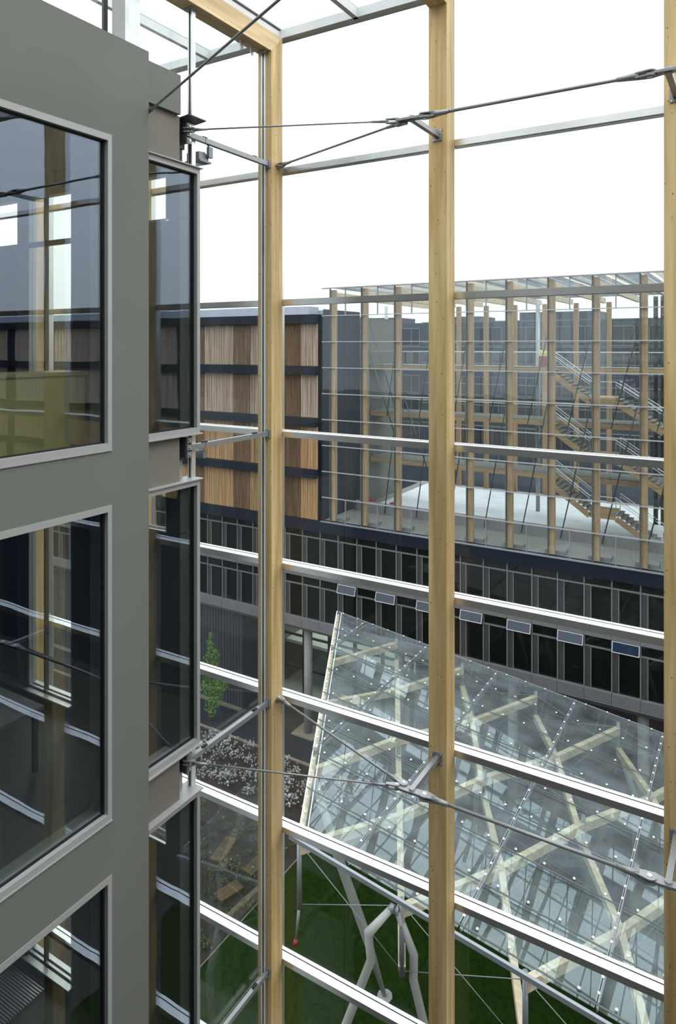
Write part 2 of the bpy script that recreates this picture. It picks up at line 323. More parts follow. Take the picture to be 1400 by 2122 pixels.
# ---------------------------------------------------------------- left building
UW = -5.51; UR = -5.68
def sz(k, top=2.10): return top-3.68*k
NF = 7
mb = MB(); T = 0.32
mb.box(UW-T, UW, 4.754, 5.247, GZ, 3.11)             # pier
mb.box(UW-T, UW, -4.5, 1.6, GZ, 3.11)
mb.box(UW-T, UW, 1.6, 4.754, 2.10, 3.11)
for k in range(NF): mb.box(UW-T, UW, 1.6, 4.754, -1.60-3.68*k, -1.03-3.68*k)
struct('wall_left', mb, M['wall'])
mb = MB().box(UR-0.25, UR, 5.249, 5.90, 2.66, 3.11)
struct('wall_left_end', mb, M['wall'])
hi = ['top floor','second floor from the top','third floor from the top','fourth floor from the top','fifth floor from the top','sixth floor from the top','lowest floor']
for k in range(NF):
    zt, zb = 2.10-3.68*k, -1.03-3.68*k
    for (side, u, y0, y1) in (('large window of the grey wall', UW, 1.6, 4.754), ('narrow window at the end of the left building', UR, 5.0, 6.215)):
        g = empty('window_%d' % wi, (u, (y0+y1)/2, zb), side+', '+hi[k], kind='structure'); wi += 1
        fw = 0.065; uo, ui = u+0.006, u-0.10
        MB().box(ui,uo,y0,y1,zb,zb+fw).box(ui,uo,y0,y1,zt-fw,zt).box(ui,uo,y0,y0+fw,zb+fw,zt-fw).box(ui,uo,y1-0.05,y1,zb+fw,zt-fw).build('frame', M['frame'], g)
        MB().box(u-0.075,u-0.045,y0+fw,y1-0.05,zb+fw,zb+fw+0.014).box(u-0.075,u-0.045,y0+fw,y1-0.05,zt-fw-0.014,zt-fw).box(u-0.075,u-0.045,y1-0.075,y1-0.05,zb+fw,zt-fw).build('gasket', M['gasket'], g)
        MB().box(u-0.066,u-0.054,y0+fw,y1-0.05,zb+fw,zt-fw).build('pane', M['glass_window'], g)
        if u == UR:
            MB().box(u-0.22, u+0.035, 5.25, 6.24, zt+0.001, zt+0.014).build('head_flashing', M['frame'], g)
            MB().box(u-0.22, u+0.03, 5.25, 6.24, zb-0.014, zb-0.001).build('sill', M['frame'], g)
        else:
            MB().box(u-0.01, u+0.014, y0, y1, zb-0.012, zb-0.001).build('sill', M['frame'], g)
    # spandrel and recess panel above each narrow window
    za, zc = zt+0.016, (2.655 if k == 0 else zt+0.55-0.016)
    p = MB().box(UR-0.16, UR-0.05, 5.25, 5.93, za, zc).build('spandrel_panel', M['beige'])
    tag(p, 'warm grey spandrel panel above the narrow end window, ' + hi[k], 'panel', 'spandrel panels of the left building')
    q = MB().box(UR-0.32, UR-0.17, 5.25, 6.10, za, zc).build('recess_panel', M['frame'] if k else M['dark_steel'])
    tag(q, 'grey recessed metal strip beside the spandrel panel, ' + hi[k], 'panel', 'recessed strips at the building end')
# slabs, end wall and rooms
mb = MB()
for k in range(NF+1):
    zt = 2.9 if k == 0 else 2.10-3.68*k+0.45
    mb.box(-13, UW-T-0.02, -4.5, 4.9, zt-0.42 if k else 2.3, zt-0.02)
    mb.box(-13, UR-0.36, 4.9, 5.95, zt-0.42 if k else 2.3, zt-0.02)
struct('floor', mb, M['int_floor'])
mb = MB()
for k in range(NF):
    zt, zb = 2.10-3.68*k, -1.03-3.68*k
    mb.box(-13, UR-0.36, 5.97, 6.12, zt, zt+0.55)
    mb.box(-7.66, -6.95, 5.97, 6.12, zb, zt); mb.box(-6.95, UR-0.08, 5.97, 6.12, zb, zt-0.62).box(-5.97, UR-0.08, 5.97, 6.12, zt-0.61, zt); mb.box(-13, -11.6, 5.97, 6.12, zb, zt)
mb.box(-13, UR-0.36, 5.97, 6.12, 2.6, 3.0)
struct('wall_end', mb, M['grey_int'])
mb = MB()
for k in range(NF):
    zt, zb = 2.10-3.68*k, -1.03-3.68*k
    mb.box(-13, UR-0.30, 6.122, 6.14, zt, zt+0.55).box(-7.66, -6.95, 6.122, 6.14, zb, zt).box(-6.95, UR-0.16, 6.122, 6.14, zb, zt-0.62)
struct('wall_end_bounce', mb, M['white'])  # unseen white skin, added to bounce light onto the timber column
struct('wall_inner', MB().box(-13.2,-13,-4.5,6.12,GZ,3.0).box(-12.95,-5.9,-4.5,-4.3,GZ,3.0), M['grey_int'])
for k in range(NF):
    zt, zb = 2.10-3.68*k, -1.03-3.68*k
    g = empty('window_%d' % wi, (-9.5, 6.04, zb), 'end window seen through the rooms, ' + hi[k], kind='structure'); wi += 1
    m_ = MB()
    for a, b_ in ((-8.86,-8.60),(-7.72,-7.66),(-11.6,-11.54)): m_.box(a,b_,5.99,6.10,zb,zt)
    m_.box(-6.95,-6.89,5.99,6.1,zt-.6,zt).box(-6.01,-5.975,5.99,6.1,zt-.6,zt)
    m_.box(-11.6,-7.66,5.99,6.10,zt-0.07,zt).box(-6.95,-6.04,5.99,6.10,zt-0.07,zt)
    m_.build('frame', M['frame'], g)
    MB().box(-11.6,-7.66,5.90,5.98,zb-0.005,zb+0.02).box(-11.6,-7.66,6.0,6.03,zb-0.0,zb+0.045).box(-11.6,-7.66,6.06,6.12,zb-0.0,zb+0.05).box(-6.95,-5.975,5.94,5.969,zt-.62,zt-.60).build('sill', M['alu_top'], g)
    MB().box(-8.60,-7.68,5.985,6.02,zt-0.75,zt-0.68).box(-11.5,-8.88,5.985,6.02,zt-0.75,zt-0.68).box(-8.29,-8.265,6.0,6.06,zb,zt-0.02).build('glazing_bar', M['dark_steel'], g)
    MB().box(-11.5,-8.87,6.06,6.09,zb,zt-0.72).build('infill_panel', M['navy_wall'], g)
    MB().box(-8.62,-7.68,5.95,5.985,zb+0.50,zb+0.545).box(-8.62,-8.585,5.95,5.985,zb+0.02,zb+0.50).build('guard_rail', M['gasket'], g)
    MB().box(-11.54,-8.86,6.04,6.05,zb,zt).box(-8.60,-7.72,6.04,6.05,zb,zt).box(-6.89,-6.01,6.04,6.05,zt-.6,zt).build('pane', M['glass_roof'], g)
# cabinet in the top floor room
c = empty('cabinet', (-6.2, 3.6, -1.11), 'long olive green cabinet inside the top floor room behind the big window', 'cabinet')
MB().box(-6.45,-6.0,1.7,4.83,-1.11,-0.30).build('body', M['olive'], c)
MB().box(-6.47,-5.98,1.68,4.86,-0.298,-0.262).build('top', M['olive'], c)
for i in range(3):
    d = MB().box(-5.998,-5.985,1.74+1.03*i,2.74+1.03*i,-1.05,-0.32).build('door', M['olive'], c)
# convector grille on the third floor
g = empty('convector_grille', (-9.0, 5.7, -8.50), 'silver ribbed floor grille below the end window, third floor from the top', 'grille')
mb = MB()
for i in range(22): mb.box(-10.2, -8.05, 5.06+i*0.036, 5.06+i*0.036+0.014, -8.50, -8.47)
mb.build('slats', M['alu_top'], g); MB().box(-10.24,-8.04,5.03,5.05,-8.52,-8.45).box(-10.24,-8.04,5.845,5.86,-8.52,-8.45).box(-10.24,-8.04,5.03,5.85,-8.62,-8.53).build('frame', M['dark_steel'], g)
# desk on second floor
g = empty('desk', (-7.6, 4.0, -4.80), 'pale grey desk inside the room, second floor from the top', 'desk')
MB().box(-8.3,-6.9,3.2,5.0,-4.10,-4.06).build('top', M['spandrel'], g)
for a in (-8.25,-6.99):
    for b_ in (3.25,4.9): MB().box(a,a+0.05,b_,b_+0.05,-4.79,-4.101).build('leg', M['dark_steel'], g)
# ---------------------------------------------------------------- side glazing between the left building and the column
US = -5.80
g = empty('window_%d' % wi, (US, 6.9, GZ), 'side glazing between the left building and the timber column', kind='structure'); wi += 1
zs = [4.03] + [LV[i] for i in range(0, 16, 2)]
for i in range(len(zs)-1): MB().box(US-0.006, US+0.006, 6.24, 7.603, zs[i+1]+0.004, zs[i]-0.004).build('glass_pane', M['glass_side'], g)
for (y, lab) in ((6.205, 'slim aluminium post with a black joint at the end of the left building'), (7.622, 'slim aluminium rail with a black joint on the timber column left of centre')):
    p = empty('glazing_post', (US, y, GZ), lab, 'post')
    hw = 0.032 if y < 7 else 0.017
    MB().box(US-0.034, US-0.012, y-hw, y+hw, GZ, 4.02).box(US+0.012, US+0.034, y-hw, y+hw, GZ, 4.02).build('profile', M['alu_top'], p)
    MB().box(US-0.012, US+0.012, y-hw+0.006, y+hw, GZ, 4.02).build('joint', M['gasket'], p)
    MB().box(US-0.06, US+0.06, y-0.07, y+hw, 4.0, 4.029).build('foot_plate', M['steel'], p)
# head plate and brackets at the building end, struts to the column
sl = {0:'uppermost', 2:'second from the top', 4:'third from the top', 6:'lowest in view', 8:'fifth from the top', 10:'sixth from the top'}
for i in (0,2,4,6,8,10):
    z = LV[i]
    g = empty('strut', (-5.79, 6.12, z), 'grey square steel strut between building end and wood column, ' + sl[i], 'strut', 'horizontal struts to the building end')
    MB().box(US+0.036, US+0.088, 6.10, V0-0.03, z-0.035, z+0.025).build('arm', M['steel'], g)
    MB().box(US+0.036, US+0.105, V0-0.03, V0-0.001, z-0.06, z+0.05).build('end_plate', M['steel'], g)
    MB().box(US+0.0885, US+0.090, 6.35, 6.356, z-0.034, z+0.024).build('joint', M['gasket'], g)
    for yy in (6.32, 7.30): MB().box(US+0.045,US+0.08,yy,yy+0.08,z+0.025,z+0.04).build('clip', M['gasket'], g)
    g = empty('wall_bracket', (-5.83, 6.08, z-0.15), 'dark bolted steel bracket at the building end, ' + sl[i], 'bracket', 'brackets at the building end')
    MB().box(US-0.10, US-0.03, 5.96, 6.12, z-0.16, z+0.16).box(US-0.03,US+0.08,6.02,6.06,z-0.12,z+0.12).build('plate', M['dark_steel'], g)
    for j in (-1,0,1):
        MB().box(US+0.08, US+0.10, 6.03, 6.098, z+j*0.085-0.033, z+j*0.085+0.033).build('lug', M['steel'], g)
        MB().cyl((US+0.10,6.065,z+j*0.085),(US+0.112,6.065,z+j*0.085),0.014,n=8).build('bolt', M['alu'], g)
p = MB().prism([(-5.9,5.95,2.63),(-5.60,5.95,2.66),(-5.60,6.24,2.66),(-5.9,6.24,2.63)], (0,0,0.012)).build('cover_plate', M['dark_steel'])
tag(p, 'dark projecting steel cover plate above the uppermost bracket', 'plate')
for i, kind in ((0,'box'),(2,'tube')):
    z = LV[i]; 
    g = empty('floodlight', (-5.8, 6.5, z-0.3), {'box':'grey floodlight hanging under the uppermost strut','tube':'short grey cylindrical spotlight under the second strut'}[kind], 'lamp', 'lamps under the struts')
    if kind == 'box':
        MB().prism([(-5.97,6.30,z-0.14),(-5.97,6.40,z-0.13),(-5.97,6.47,z-0.17),(-5.97,6.47,z-0.235),(-5.97,6.30,z-0.235)],(0.20,0,0)).build('housing', M['galv'], g)
        MB().box(-5.99,-5.74,6.29,6.49,z-0.258,z-0.236).build('rim', M['galv'], g)
        MB().box(-5.765,-5.725,6.43,6.50,z-0.19,z-0.06).cyl((-5.745,6.465,z-0.07),(-5.745,6.42,z-0.036),0.01,n=8).build('bracket_arm', M['galv'], g)
    else:
        MB().cyl((-6.12,6.33,z-0.115),(-5.80,6.42,z-0.13),0.058,n=20).build('housing', M['galv'], g)
        MB().cyl((-5.80,6.42,z-0.13),(-5.785,6.424,z-0.131),0.05,n=20).build('lens', M['steel'], g)
        MB().cyl((-5.87,6.40,z-0.09),(-5.84,6.42,z-0.036),0.012,n=8).build('bracket_arm', M['galv'], g)
# clear glazing above the roof edge of the left building
g = empty('steel_post', (-5.95, 5.3, 3.11), 'wide pale grey steel post standing on the left building roof', 'post')
a = vp(232, 60, 5.35); b_ = vp(270, 60, 5.35)
MB().box(a.x, b_.x-0.06, 5.35, 5.47, 3.0, 4.30).build('post', M['frame'], g); MB().box(b_.x-0.06, b_.x, 5.33, 5.49, 3.0, 4.30).build('edge', M['alu_top'], g)
a = vp(218, 60, 5.35); MB().box(a.x, a.x+0.03, 5.30, 5.36, 3.0, 4.30).build('flange', M['dark_steel'], g)
g = empty('window_%d' % wi, (-5.95, 3, 3.1), 'clear glass screen above the roof edge of the left building', kind='structure'); wi += 1
MB().box(-5.96, -5.95, 0.5, 4.95, 3.0, 4.28).build('glass_pane', M['glass_side'], g)
MB().box(-5.96, -5.95, 5.5, 6.17, 3.12, 4.02).build('glass_pane', M['glass_roof'], g)
struct('roof_slab', MB().box(-13, -5.85, -4.5, 5.6, 2.95, 3.0), M['wall'])
# ---------------------------------------------------------------- cable trusses
def fork(mb, tip, d, r, L=0.16):             # forked rod end: two cheeks and a neck
    d = Vector(d).normalized(); tip = Vector(tip); s = d.cross(Vector((0,0,1))).normalized(); up = Vector((0,0,1))
    mb.cyl(tip - d*(L+0.12), tip - d*(L*0.5+0.01), r*0.95, r*1.7, 14)
    for sg in (-1,1):
        q = up*sg*0.014; P = []
        for k in range(9):
            an = -math.pi/2 + math.pi*k/8; P.append(tip + d*math.cos(an)*r*2.6 + s*math.sin(an)*r*2.6 + q)
        P += [tip - d*L*0.75 + s*r*1.5 + q, tip - d*L*0.75 - s*r*1.5 + q]
        mb.prism(P, up*0.013*sg)
    return mb
def rod(label, a, b, r, fa=True, fb=True, group='tie rods of the cable trusses'):
    a = Vector(a); b = Vector(b); d = (b-a).normalized()
    g = empty('tie_rod', a, label, 'rod', group)
    MB().cyl(a + d*(0.2 if fa else 0), b - d*(0.2 if fb else 0), r, n=12).build('rod', M['steel'], g)
    for flag, p, dd in ((fa, a, -d), (fb, b, d)):
        if flag:
            fork(MB(), p, dd, r*1.25).build('fork_end', M['steel'], g)
            MB().cyl(p-Vector((0,0,0.034)), p+Vector((0,0,0.034)), r*1.2, n=12).build('pin', M['alu'], g)
    return g
for lvl, nm in ((0,'upper truss'), (4,'lower truss'), (8,'lowest truss')):
    z = LV[lvl]; nodes = {}
    for k, cn in ((1,'knotty column'), (2,'right edge column'), (3,'column outside the photo')):
        xc = cx(k)+CW/2
        g = empty('strut', (xc, V0-0.35, z), 'grey steel strut standing out from the %s, %s' % (cn, nm), 'strut', 'struts of the cable trusses')
        MB().box(xc-0.028, xc+0.028, 6.93, V0-0.012, z-0.028, z+0.028).build('arm', M['steel'], g)
        MB().box(xc-0.06, xc+0.06, V0-0.012, V0-0.001, z-0.07, z+0.07).build('base_plate', M['steel'], g)
        for dx in (-0.045,0.045):
            for dz in (-0.055,0.055): MB().cyl((xc+dx,V0-0.02,z+dz),(xc+dx,V0-0.012,z+dz),0.008,n=8).build('bolt', M['alu'], g)
        P = [(-0.20,0.04),(-0.18,-0.05),(-0.06,-0.055),(0.06,-0.045),(0.15,-0.06),(0.20,-0.03),(0.20,0.03),(0.12,0.055),(0.03,0.04),(-0.03,0.04),(-0.12,0.075)]
        MB().prism([(xc+px, 6.93+py, z-0.012) for px,py in P], (0,0,0.024)).build('node_plate', M['steel'], g)
        MB().cyl((xc,6.93,z-0.03),(xc,6.93,z+0.034),0.034,n=16).build('boss', M['steel'], g)
        nodes[k] = xc
    x1, x2, x3 = nodes[1], nodes[2], nodes[3]
    rod('thin grey tie rod from the building end to the strut node, '+nm, (-5.74,6.03,z+0.03*(lvl==0)+0.005), (x1-0.175,6.91,z), 0.010, group='thin rods')
    rod('grey tie rod from the column left of centre down to the strut node, '+nm, (cx(0)+CW+0.01,7.80,z), (x1-0.12,6.975,z), 0.0145)
    rod('thick grey tie rod between the strut nodes, '+nm, (x1+0.155,6.915,z), (x2-0.155,6.915,z), 0.0185)
    rod('thick grey tie rod beyond the right edge node, '+nm, (x2+0.155,6.915,z), (x3-0.155,6.915,z), 0.0185)
    g = MB().prism([(cx(0)+CW,7.72,z-0.008),(cx(0)+CW,7.88,z-0.008),(cx(0)+CW+0.05,7.83,z-0.008),(cx(0)+CW+0.05,7.76,z-0.008)], (0,0,0.016)).build('column_lug', M['steel'])
    tag(g, 'grey steel lug on the side of the column left of centre, ' + nm, 'lug', 'lugs on the column side')
d_ = Vector((2.54,-1.20,0)).normalized()
rod('long dark tie rod running from the grey wall up across the roof beam', (-5.50,5.26,2.49), Vector((-5.50,5.26,2.49))+d_*9.5, 0.0125, fa=False, group='roof bracing')
p = MB().prism([(-5.56,5.249,2.45),(-5.56,5.249,2.55),(-5.46,5.249,2.49)], (0,0.02,0)).build('fixing_plate', M['dark_steel']); tag(p, 'small dark fixing plate on the wall edge at the end of the long rod', 'plate')
for y in (7.20, 7.42):
    p = MB().prism([(C0+0.06,y-0.04,4.03),(C0+0.06,y+0.04,4.03),(C0+0.06,y+0.02,3.92),(C0+0.06,y-0.02,3.92)], (0.014,0,0)).build('fixing_lug', M['chrome'])
    tag(p, 'pale metal lug under the mitred roof beam, %s the column' % ('nearer' if y > 7.3 else 'farther from'), 'lug', 'lugs under the roof beam')
# atrium shell behind the viewer
struct('wall_back', MB().box(-5.4, 9, -5.3, -5.0, GZ, 4.5), M['grey_int'])
struct('wall_right', MB().box(5.2, 5.4, -5, 7.6, GZ, 3.2), M['grey_int'])
struct('floor_atrium', MB().box(-5.5, 9, -5, 7.8, GZ-0.06, GZ+0.01), M['grey_int'])

mb = MB()
for k in range(7): mb.box(-5.4, 5.1, -4.9, (0.8, 2.9, 4.8)[min(k,2)], -1.95-3.68*k, -1.62-3.68*k)  # unseen slabs, added and deepened to keep roof light off the lower wall
struct('floor_gallery_shade', mb, M['grey_int'])
# ================================================================= far side
# ---------------------------------------------------------------- timber clad building
ULE, URE = -75.0, -26.9
B = empty('timber_clad_building', (-40, VF, -12.45), 'timber slatted office block with navy bands across the courtyard', 'building')
MB().box(ULE, -26.7, VF+0.35, 53.2, -12.45, 2.24).build('wall', M['navy_wall'], B)
MB().box(ULE, -26.92, VF+0.06, VF+0.34, -12.4, 1.9).build('gap_shade_board', M['gasket'], B)  # black sheet added to paint the shade in the gaps between slats
MB().box(ULE, -27.6, VF-0.1, VF+1.2, 2.24, 2.85).box(ULE,-27.0,VF+1.2,VF+1.5,2.24,2.62).build('parapet', M['parapet'], B)
MB().box(-26.7, -26.62, VF+0.35, 47.3, -12.45, 2.64).build('end_wall', M['navy_wall'], B)
MB().box(-26.7, -26.60, 47.3, 53.2, -12.45, 2.25).build('side_wall', M['greygreen'], B)
zb_ = [(1.62,2.26),(-2.07,-1.45),(-5.75,-5.15),(-9.42,-8.85)]
for z0,z1 in zb_:
    MB().box(ULE, URE, VF-0.45, VF+0.36, z0, z1).build('band', M['navy'], B)
wz = [(-1.45,1.62),(-5.15,-2.07),(-8.85,-5.75),(-12.45,-9.42)]
edges = [-26.95,-28.4,-30.0,-33.0,-34.6,-37.6,-39.2,-42.2,-43.8,-46.8,-48.4,-51.4,-53,-56,-57.6,-60.6,-62.2,-65.2,-66.8,-69.8]
for (z0,z1) in wz:
    for i in range(len(edges)-1):
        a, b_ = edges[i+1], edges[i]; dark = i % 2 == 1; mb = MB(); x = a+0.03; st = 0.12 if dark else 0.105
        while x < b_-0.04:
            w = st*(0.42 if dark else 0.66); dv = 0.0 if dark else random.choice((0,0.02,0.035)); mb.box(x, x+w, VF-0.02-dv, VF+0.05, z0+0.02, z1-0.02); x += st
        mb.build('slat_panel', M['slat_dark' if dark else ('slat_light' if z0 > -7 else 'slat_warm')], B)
r = empty('roof_plant', (-36, 44.5, 2.24), 'pale rooftop ventilation unit with pipes on the timber clad building', 'machine')
MB().box(-38.5,-35.5,45,47,2.24,3.1).build('unit', M['parapet'], r)
MB().cyl((-41,44.2,2.95),(-36.2,44.2,3.05),0.14,n=12).cyl((-41,43.8,2.75),(-36.2,43.8,2.8),0.1,n=12).build('pipe', M['white'], r)
MB().box(-35.2,-34.0,44.2,45.5,2.24,3.0).build('duct', M['galv'], r)
B2 = empty('timber_clad_building', (35, VF, -12.45), 'second timber slatted block outside the photo, only mirrored in the wall windows', 'building')
MB().box(5, 75, VF+0.1, 53.2, GZ, 2.24).build('wall', M['navy_wall'], B2); MB().box(5, 75, VF-0.1, VF+1.2, 2.241, 2.85).build('parapet', M['parapet'], B2)
for z0,z1 in zb_+[(-13.4,-12.46)]: MB().box(5, 75, VF-0.45, VF+0.099, z0, z1).build('band', M['navy'], B2)
for (z0,z1) in wz:
    for i in range(9): MB().box(6+7.7*i, 12.4+7.7*i, VF-0.02, VF+0.099, z0+0.02, z1-0.02).build('slat_panel', M['slat_light' if z0 > -7 else 'slat_warm'], B2)
# ---------------------------------------------------------------- podium office floors
P_ = empty('office_building', (-20, VF, -20.35), 'long grey office floors with dark windows below the timber block and glass hall', 'building')
UP0 = -16.16-1.508*37; MOD = 1.508
MB().box(-73, 4, VF-0.25, VF+0.4, -13.22, -12.452).build('fascia', M['navy'], P_)
MB().box(-26.55, 4, VF-0.30, VF-0.13, -12.45, -12.38).build('cornice', M['galv'], P_)
for k, (z0,z1) in enumerate(((-16.62,-15.95),(-20.35,-19.62))):
    for i in range(50):
        u = UP0 + MOD*i
        if u+MOD > 4: break
        mb = MB(); mb.box(u+0.008, u+MOD-0.008, VF-0.12, VF+0.1, z0, z1)
        n = 6
        for j in range(n): mb.box(u+0.012, u+MOD-0.012, VF-0.14, VF-0.12, z0+(j+0.15)*(z1-z0)/n, z0+(j+0.75)*(z1-z0)/n)
        mb.build('spandrel', M['spandrel'], P_)
MB().box(-73, 4, VF+0.3, VF+0.4, -20.2, -13.23).build('wall', M['gasket'], P_)
MB().box(-73, 4, VF+0.1, 57, -20.6, -20.36).build('soffit', M['dark_steel'], P_)
for k, (zt,zc,zb) in enumerate(((-13.45,-13.62,-15.95),(-16.62,-17.25,-19.62))):
    if k == 0: zt = -13.0; zc = -13.74
    for i in range(50):
        u = UP0 + MOD*i
        if u+MOD > 4: break
        w = MB(); f = 0.045; v_ = VF+0.02
        w.box(u-0.035,u+0.035,v_-0.06,v_+0.05,zb,min(zt,-13.23)).box(u+0.035,u+MOD-0.035,v_-0.03,v_+0.04,zc-f,zc+f)
        w.box(u+0.34,u+0.39,v_-0.02,v_+0.04,zb,zc-f)
        wo_ = w.build('window', M['spandrel'], P_)
        MB().box(u+0.40,u+MOD-0.04,v_+0.05,v_+0.07,zb,zc-f).box(u+0.04,u+MOD-0.04,v_+0.05,v_+0.07,zc+f,min(zt,-13.24)).build('pane', M['black_glass'], wo_)
        lv = MB().box(u+0.04,u+0.34,v_+0.0,v_+0.05,zb+0.03,zc-f-0.02)
        for j in range(22): lv.box(u+0.06,u+0.32,v_-0.012,v_,zb+0.06+j*0.1,zb+0.11+j*0.1)
        lv.build('vent_louvre', M['louver'], wo_)
# hinged hopper windows standing open
for n_, i in enumerate((31,33,35,37,39,41,43)):
    u = UP0 + MOD*i; a = math.radians(17); H = 0.60; W_ = MOD-0.06
    g = empty('awning_window', (u+MOD/2, VF-0.02, -16.64), 'open awning window tilted out below the grey spandrel, %s from the left' % ordn[n_], 'window', 'open awning windows of the office floors')
    top = Vector((u+0.03, VF-0.09, -16.65)); d = Vector((0,-math.sin(a),-math.cos(a))); nn = Vector((0,-math.cos(a),math.sin(a)))
    X = Vector((1,0,0)); mb = MB()
    def pl(p,q,s0,s1,th0,th1): return [top+X*p+d*s0+nn*th0, top+X*q+d*s0+nn*th0, top+X*q+d*s1+nn*th0, top+X*p+d*s1+nn*th0]
    for p,q,s0,s1 in ((0,W_,0,0.04),(0,W_,H-0.04,H),(0,0.04,0.04,H-0.04),(W_-0.04,W_,0.04,H-0.04)): mb.prism(pl(p,q,s0,s1,0,0), nn*0.04)
    mb.build('frame', M['frame'], g)
    MB().prism(pl(0.04,W_-0.04,0.04,H-0.04,0,0), nn*0.02).build('pane', M['sky_reflect_glass'], g)
# ground level: columns, ribbed wall, shop front
nmc = ['beside the shop front, clear of the canopy','behind the canopy, left','behind the canopy, middle','at the right end of the canopy']
for n_, u in enumerate((-28.4, -20.9, -13.1, -5.6)):
    c = MB().cyl((u,42.7,GZ),(u,42.7,-20.6),0.31,n=28).build('concrete_column', M['concrete']); tag(c, 'round pale concrete column under the office floors, ' + nmc[n_], 'column', 'concrete columns')
mb = MB().box(-75,-34.6,42.8,50,GZ,-20.6)
x = -60
while x < -34.65: mb.box(x, x+0.12, 42.75, 42.8, GZ+0.1, -20.65); x += 0.3
struct('wall_ground_ribbed', mb, prin('ribbed_grey_cladding', (0.05,0.056,0.066), 0.6, 0.0, 0.3, var=0.2, stretch=(3,3,0.1)))
g = empty('shop_front', (-28, 46.5, GZ), 'dark framed two storey glass shop front under the office floors', 'facade')
mb = MB()
for u in (-34.5,-31.3,-28.9,-26.6,-24.2,-21.8): mb.box(u-0.12,u+0.12,46.4,46.6,GZ,-20.6)
for z in (GZ+0.1,-26.0,-23.4,-20.8): mb.box(-34.5,-21.8,46.42,46.58,z-0.08,z+0.08)
mb.build('frame', M['gasket'], g); MB().box(-34.4,-21.9,46.49,46.51,GZ,-20.7).build('pane', M['glass_roof'], g)
struct('floor_shop', MB().box(-34.5,-21,46.7,62,GZ-0.05,GZ+0.05).box(-34.5,-21,48.5,62,-25.2,-24.95), M['green_floor'])
struct('wall_shop', MB().box(-34.9,-34.5,46.5,57,GZ,-20.7).box(-21.5,-21,46.5,57,GZ,-20.7), M['grey_int'])
for i_ in range(3):  # fill lights added to brighten the shop interior
    ld = bpy.data.lights.new('shop_fill_light', 'AREA'); ld.shape = 'RECTANGLE'; ld.size = 3.5; ld.size_y = 6; ld.energy = 170; ld.color = (0.95,1.0,0.95)
    lo = bpy.data.objects.new('shop_fill_light', ld); COL.objects.link(lo); lo.location = (-32.6+4.2*i_, 51, -20.8)
g = empty('advert_stand', (-27.0,45.6,GZ), 'small blue and yellow advertising stand beside the concrete column', 'sign')
MB().box(-27.3,-26.7,45.55,45.65,GZ+0.3,GZ+1.7).build('panel', M['white'], g); MB().box(-27.3,-26.7,45.52,45.549,GZ+1.3,GZ+1.7).build('blue_stripe', prin('blue_paint',(0.02,0.05,0.4),0.5), g)
MB().box(-27.3,-26.7,45.5,45.66,GZ+1.7,GZ+1.85).build('yellow_stripe', M['yellow'], g); MB().cyl((-27,45.6,GZ),(-27,45.6,GZ+0.3),0.05,n=8).build('foot', M['steel'], g)
# brown board wall behind the right hand columns
mb = MB().box(-20.5,4,44.8,45.2,GZ,-20.6)
struct('wall_ground_boards', mb, prin('purplish_boards',(0.06,0.05,0.055),0.8,var=0.2,scale=2))
# ---------------------------------------------------------------- far glass hall
H_ = empty('glass_hall', (-15, VF, -12.45), 'tall glass hall with blond timber columns and thin white transoms across the courtyard', 'building')
VB = 58.4
fk = [-25.9+2.533*k for k in range(0, 12)]
zl = [2.17-1.84*k for k in range(0, 8)]
U0h, U1h = -26.55, 2.2
for i, u in enumerate(fk):
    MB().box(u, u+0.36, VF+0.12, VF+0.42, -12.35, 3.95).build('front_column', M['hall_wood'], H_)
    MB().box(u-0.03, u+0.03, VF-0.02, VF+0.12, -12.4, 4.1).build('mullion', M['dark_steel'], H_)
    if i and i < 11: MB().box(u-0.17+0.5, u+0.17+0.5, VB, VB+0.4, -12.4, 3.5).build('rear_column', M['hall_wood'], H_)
    MB().box(u+0.05, u+0.29, VF+0.42, VB, 3.4, 3.8).build('roof_beam', M['pale_wood'], H_)
for z in zl: MB().box(U0h, U1h, VF-0.06, VF+0.04, z-0.06, z+0.0).build('transom', M['hall_alu'], H_)
MB().box(U0h, U1h, VF-0.10, VF+0.06, 4.04, 4.12).box(U0h, U1h, VB, VB+0.2, 3.95, 4.1).build('roof_edge', M['galv'], H_)
for i in range(len(fk)-1):
    MB().box(fk[i]+1.27-0.03, fk[i]+1.27+0.03, VF-0.05, VF+0.05, 2.17, 4.0).box(fk[i]+1.27-0.03, fk[i]+1.27+0.03, VF-0.03, VF+0.05, -12.4, zl[-1]).build('post', M['galv'], H_)
    MB().box(fk[i]+1.27-0.04, fk[i]+1.27+0.04, VF, VB, 3.96, 4.08).build('glazing_bar', M['galv'], H_)
zz = [4.0]+zl+[-12.4]
for i in range(len(fk)-1):
    a = fk[i] if i else U0h
    for j in range(len(zz)-1):
        if i*9+j < 99: MB().box(a+0.03, fk[i+1]-0.03, VF-0.012, VF+0.012, zz[j+1]+0.011, zz[j]-0.091).build('glass_pane', M['glass_far'], H_)
for i in range(0, len(fk)-1): MB().box(fk[i]+0.02, fk[i+1]-0.02, VF, VB, 4.085, 4.10).build('roof_pane', M['glass_roof'], H_)
for j in range(9):
    z = 2.17-1.84*j; MB().box(U0h, U1h, VB+0.40, VB+0.5, z-0.06, z+0.02).build('rear_transom', M['galv'], H_)
for i in range(1, len(fk)-1): MB().box(fk[i]+0.6, fk[i+1]+0.4, VB+0.42, VB+0.44, -12.4, 4.0).build('rear_pane', M['glass_roof'], H_)
MB().box(U0h, U1h+2, VF+0.42, VB+0.6, -12.75, -12.452).build('floor', M['floor_far'], H_)
MB().box(-25.2, U1h+2, 47.4, 57.2, -12.45, -12.2).build('white_membrane', M['membrane'], H_)
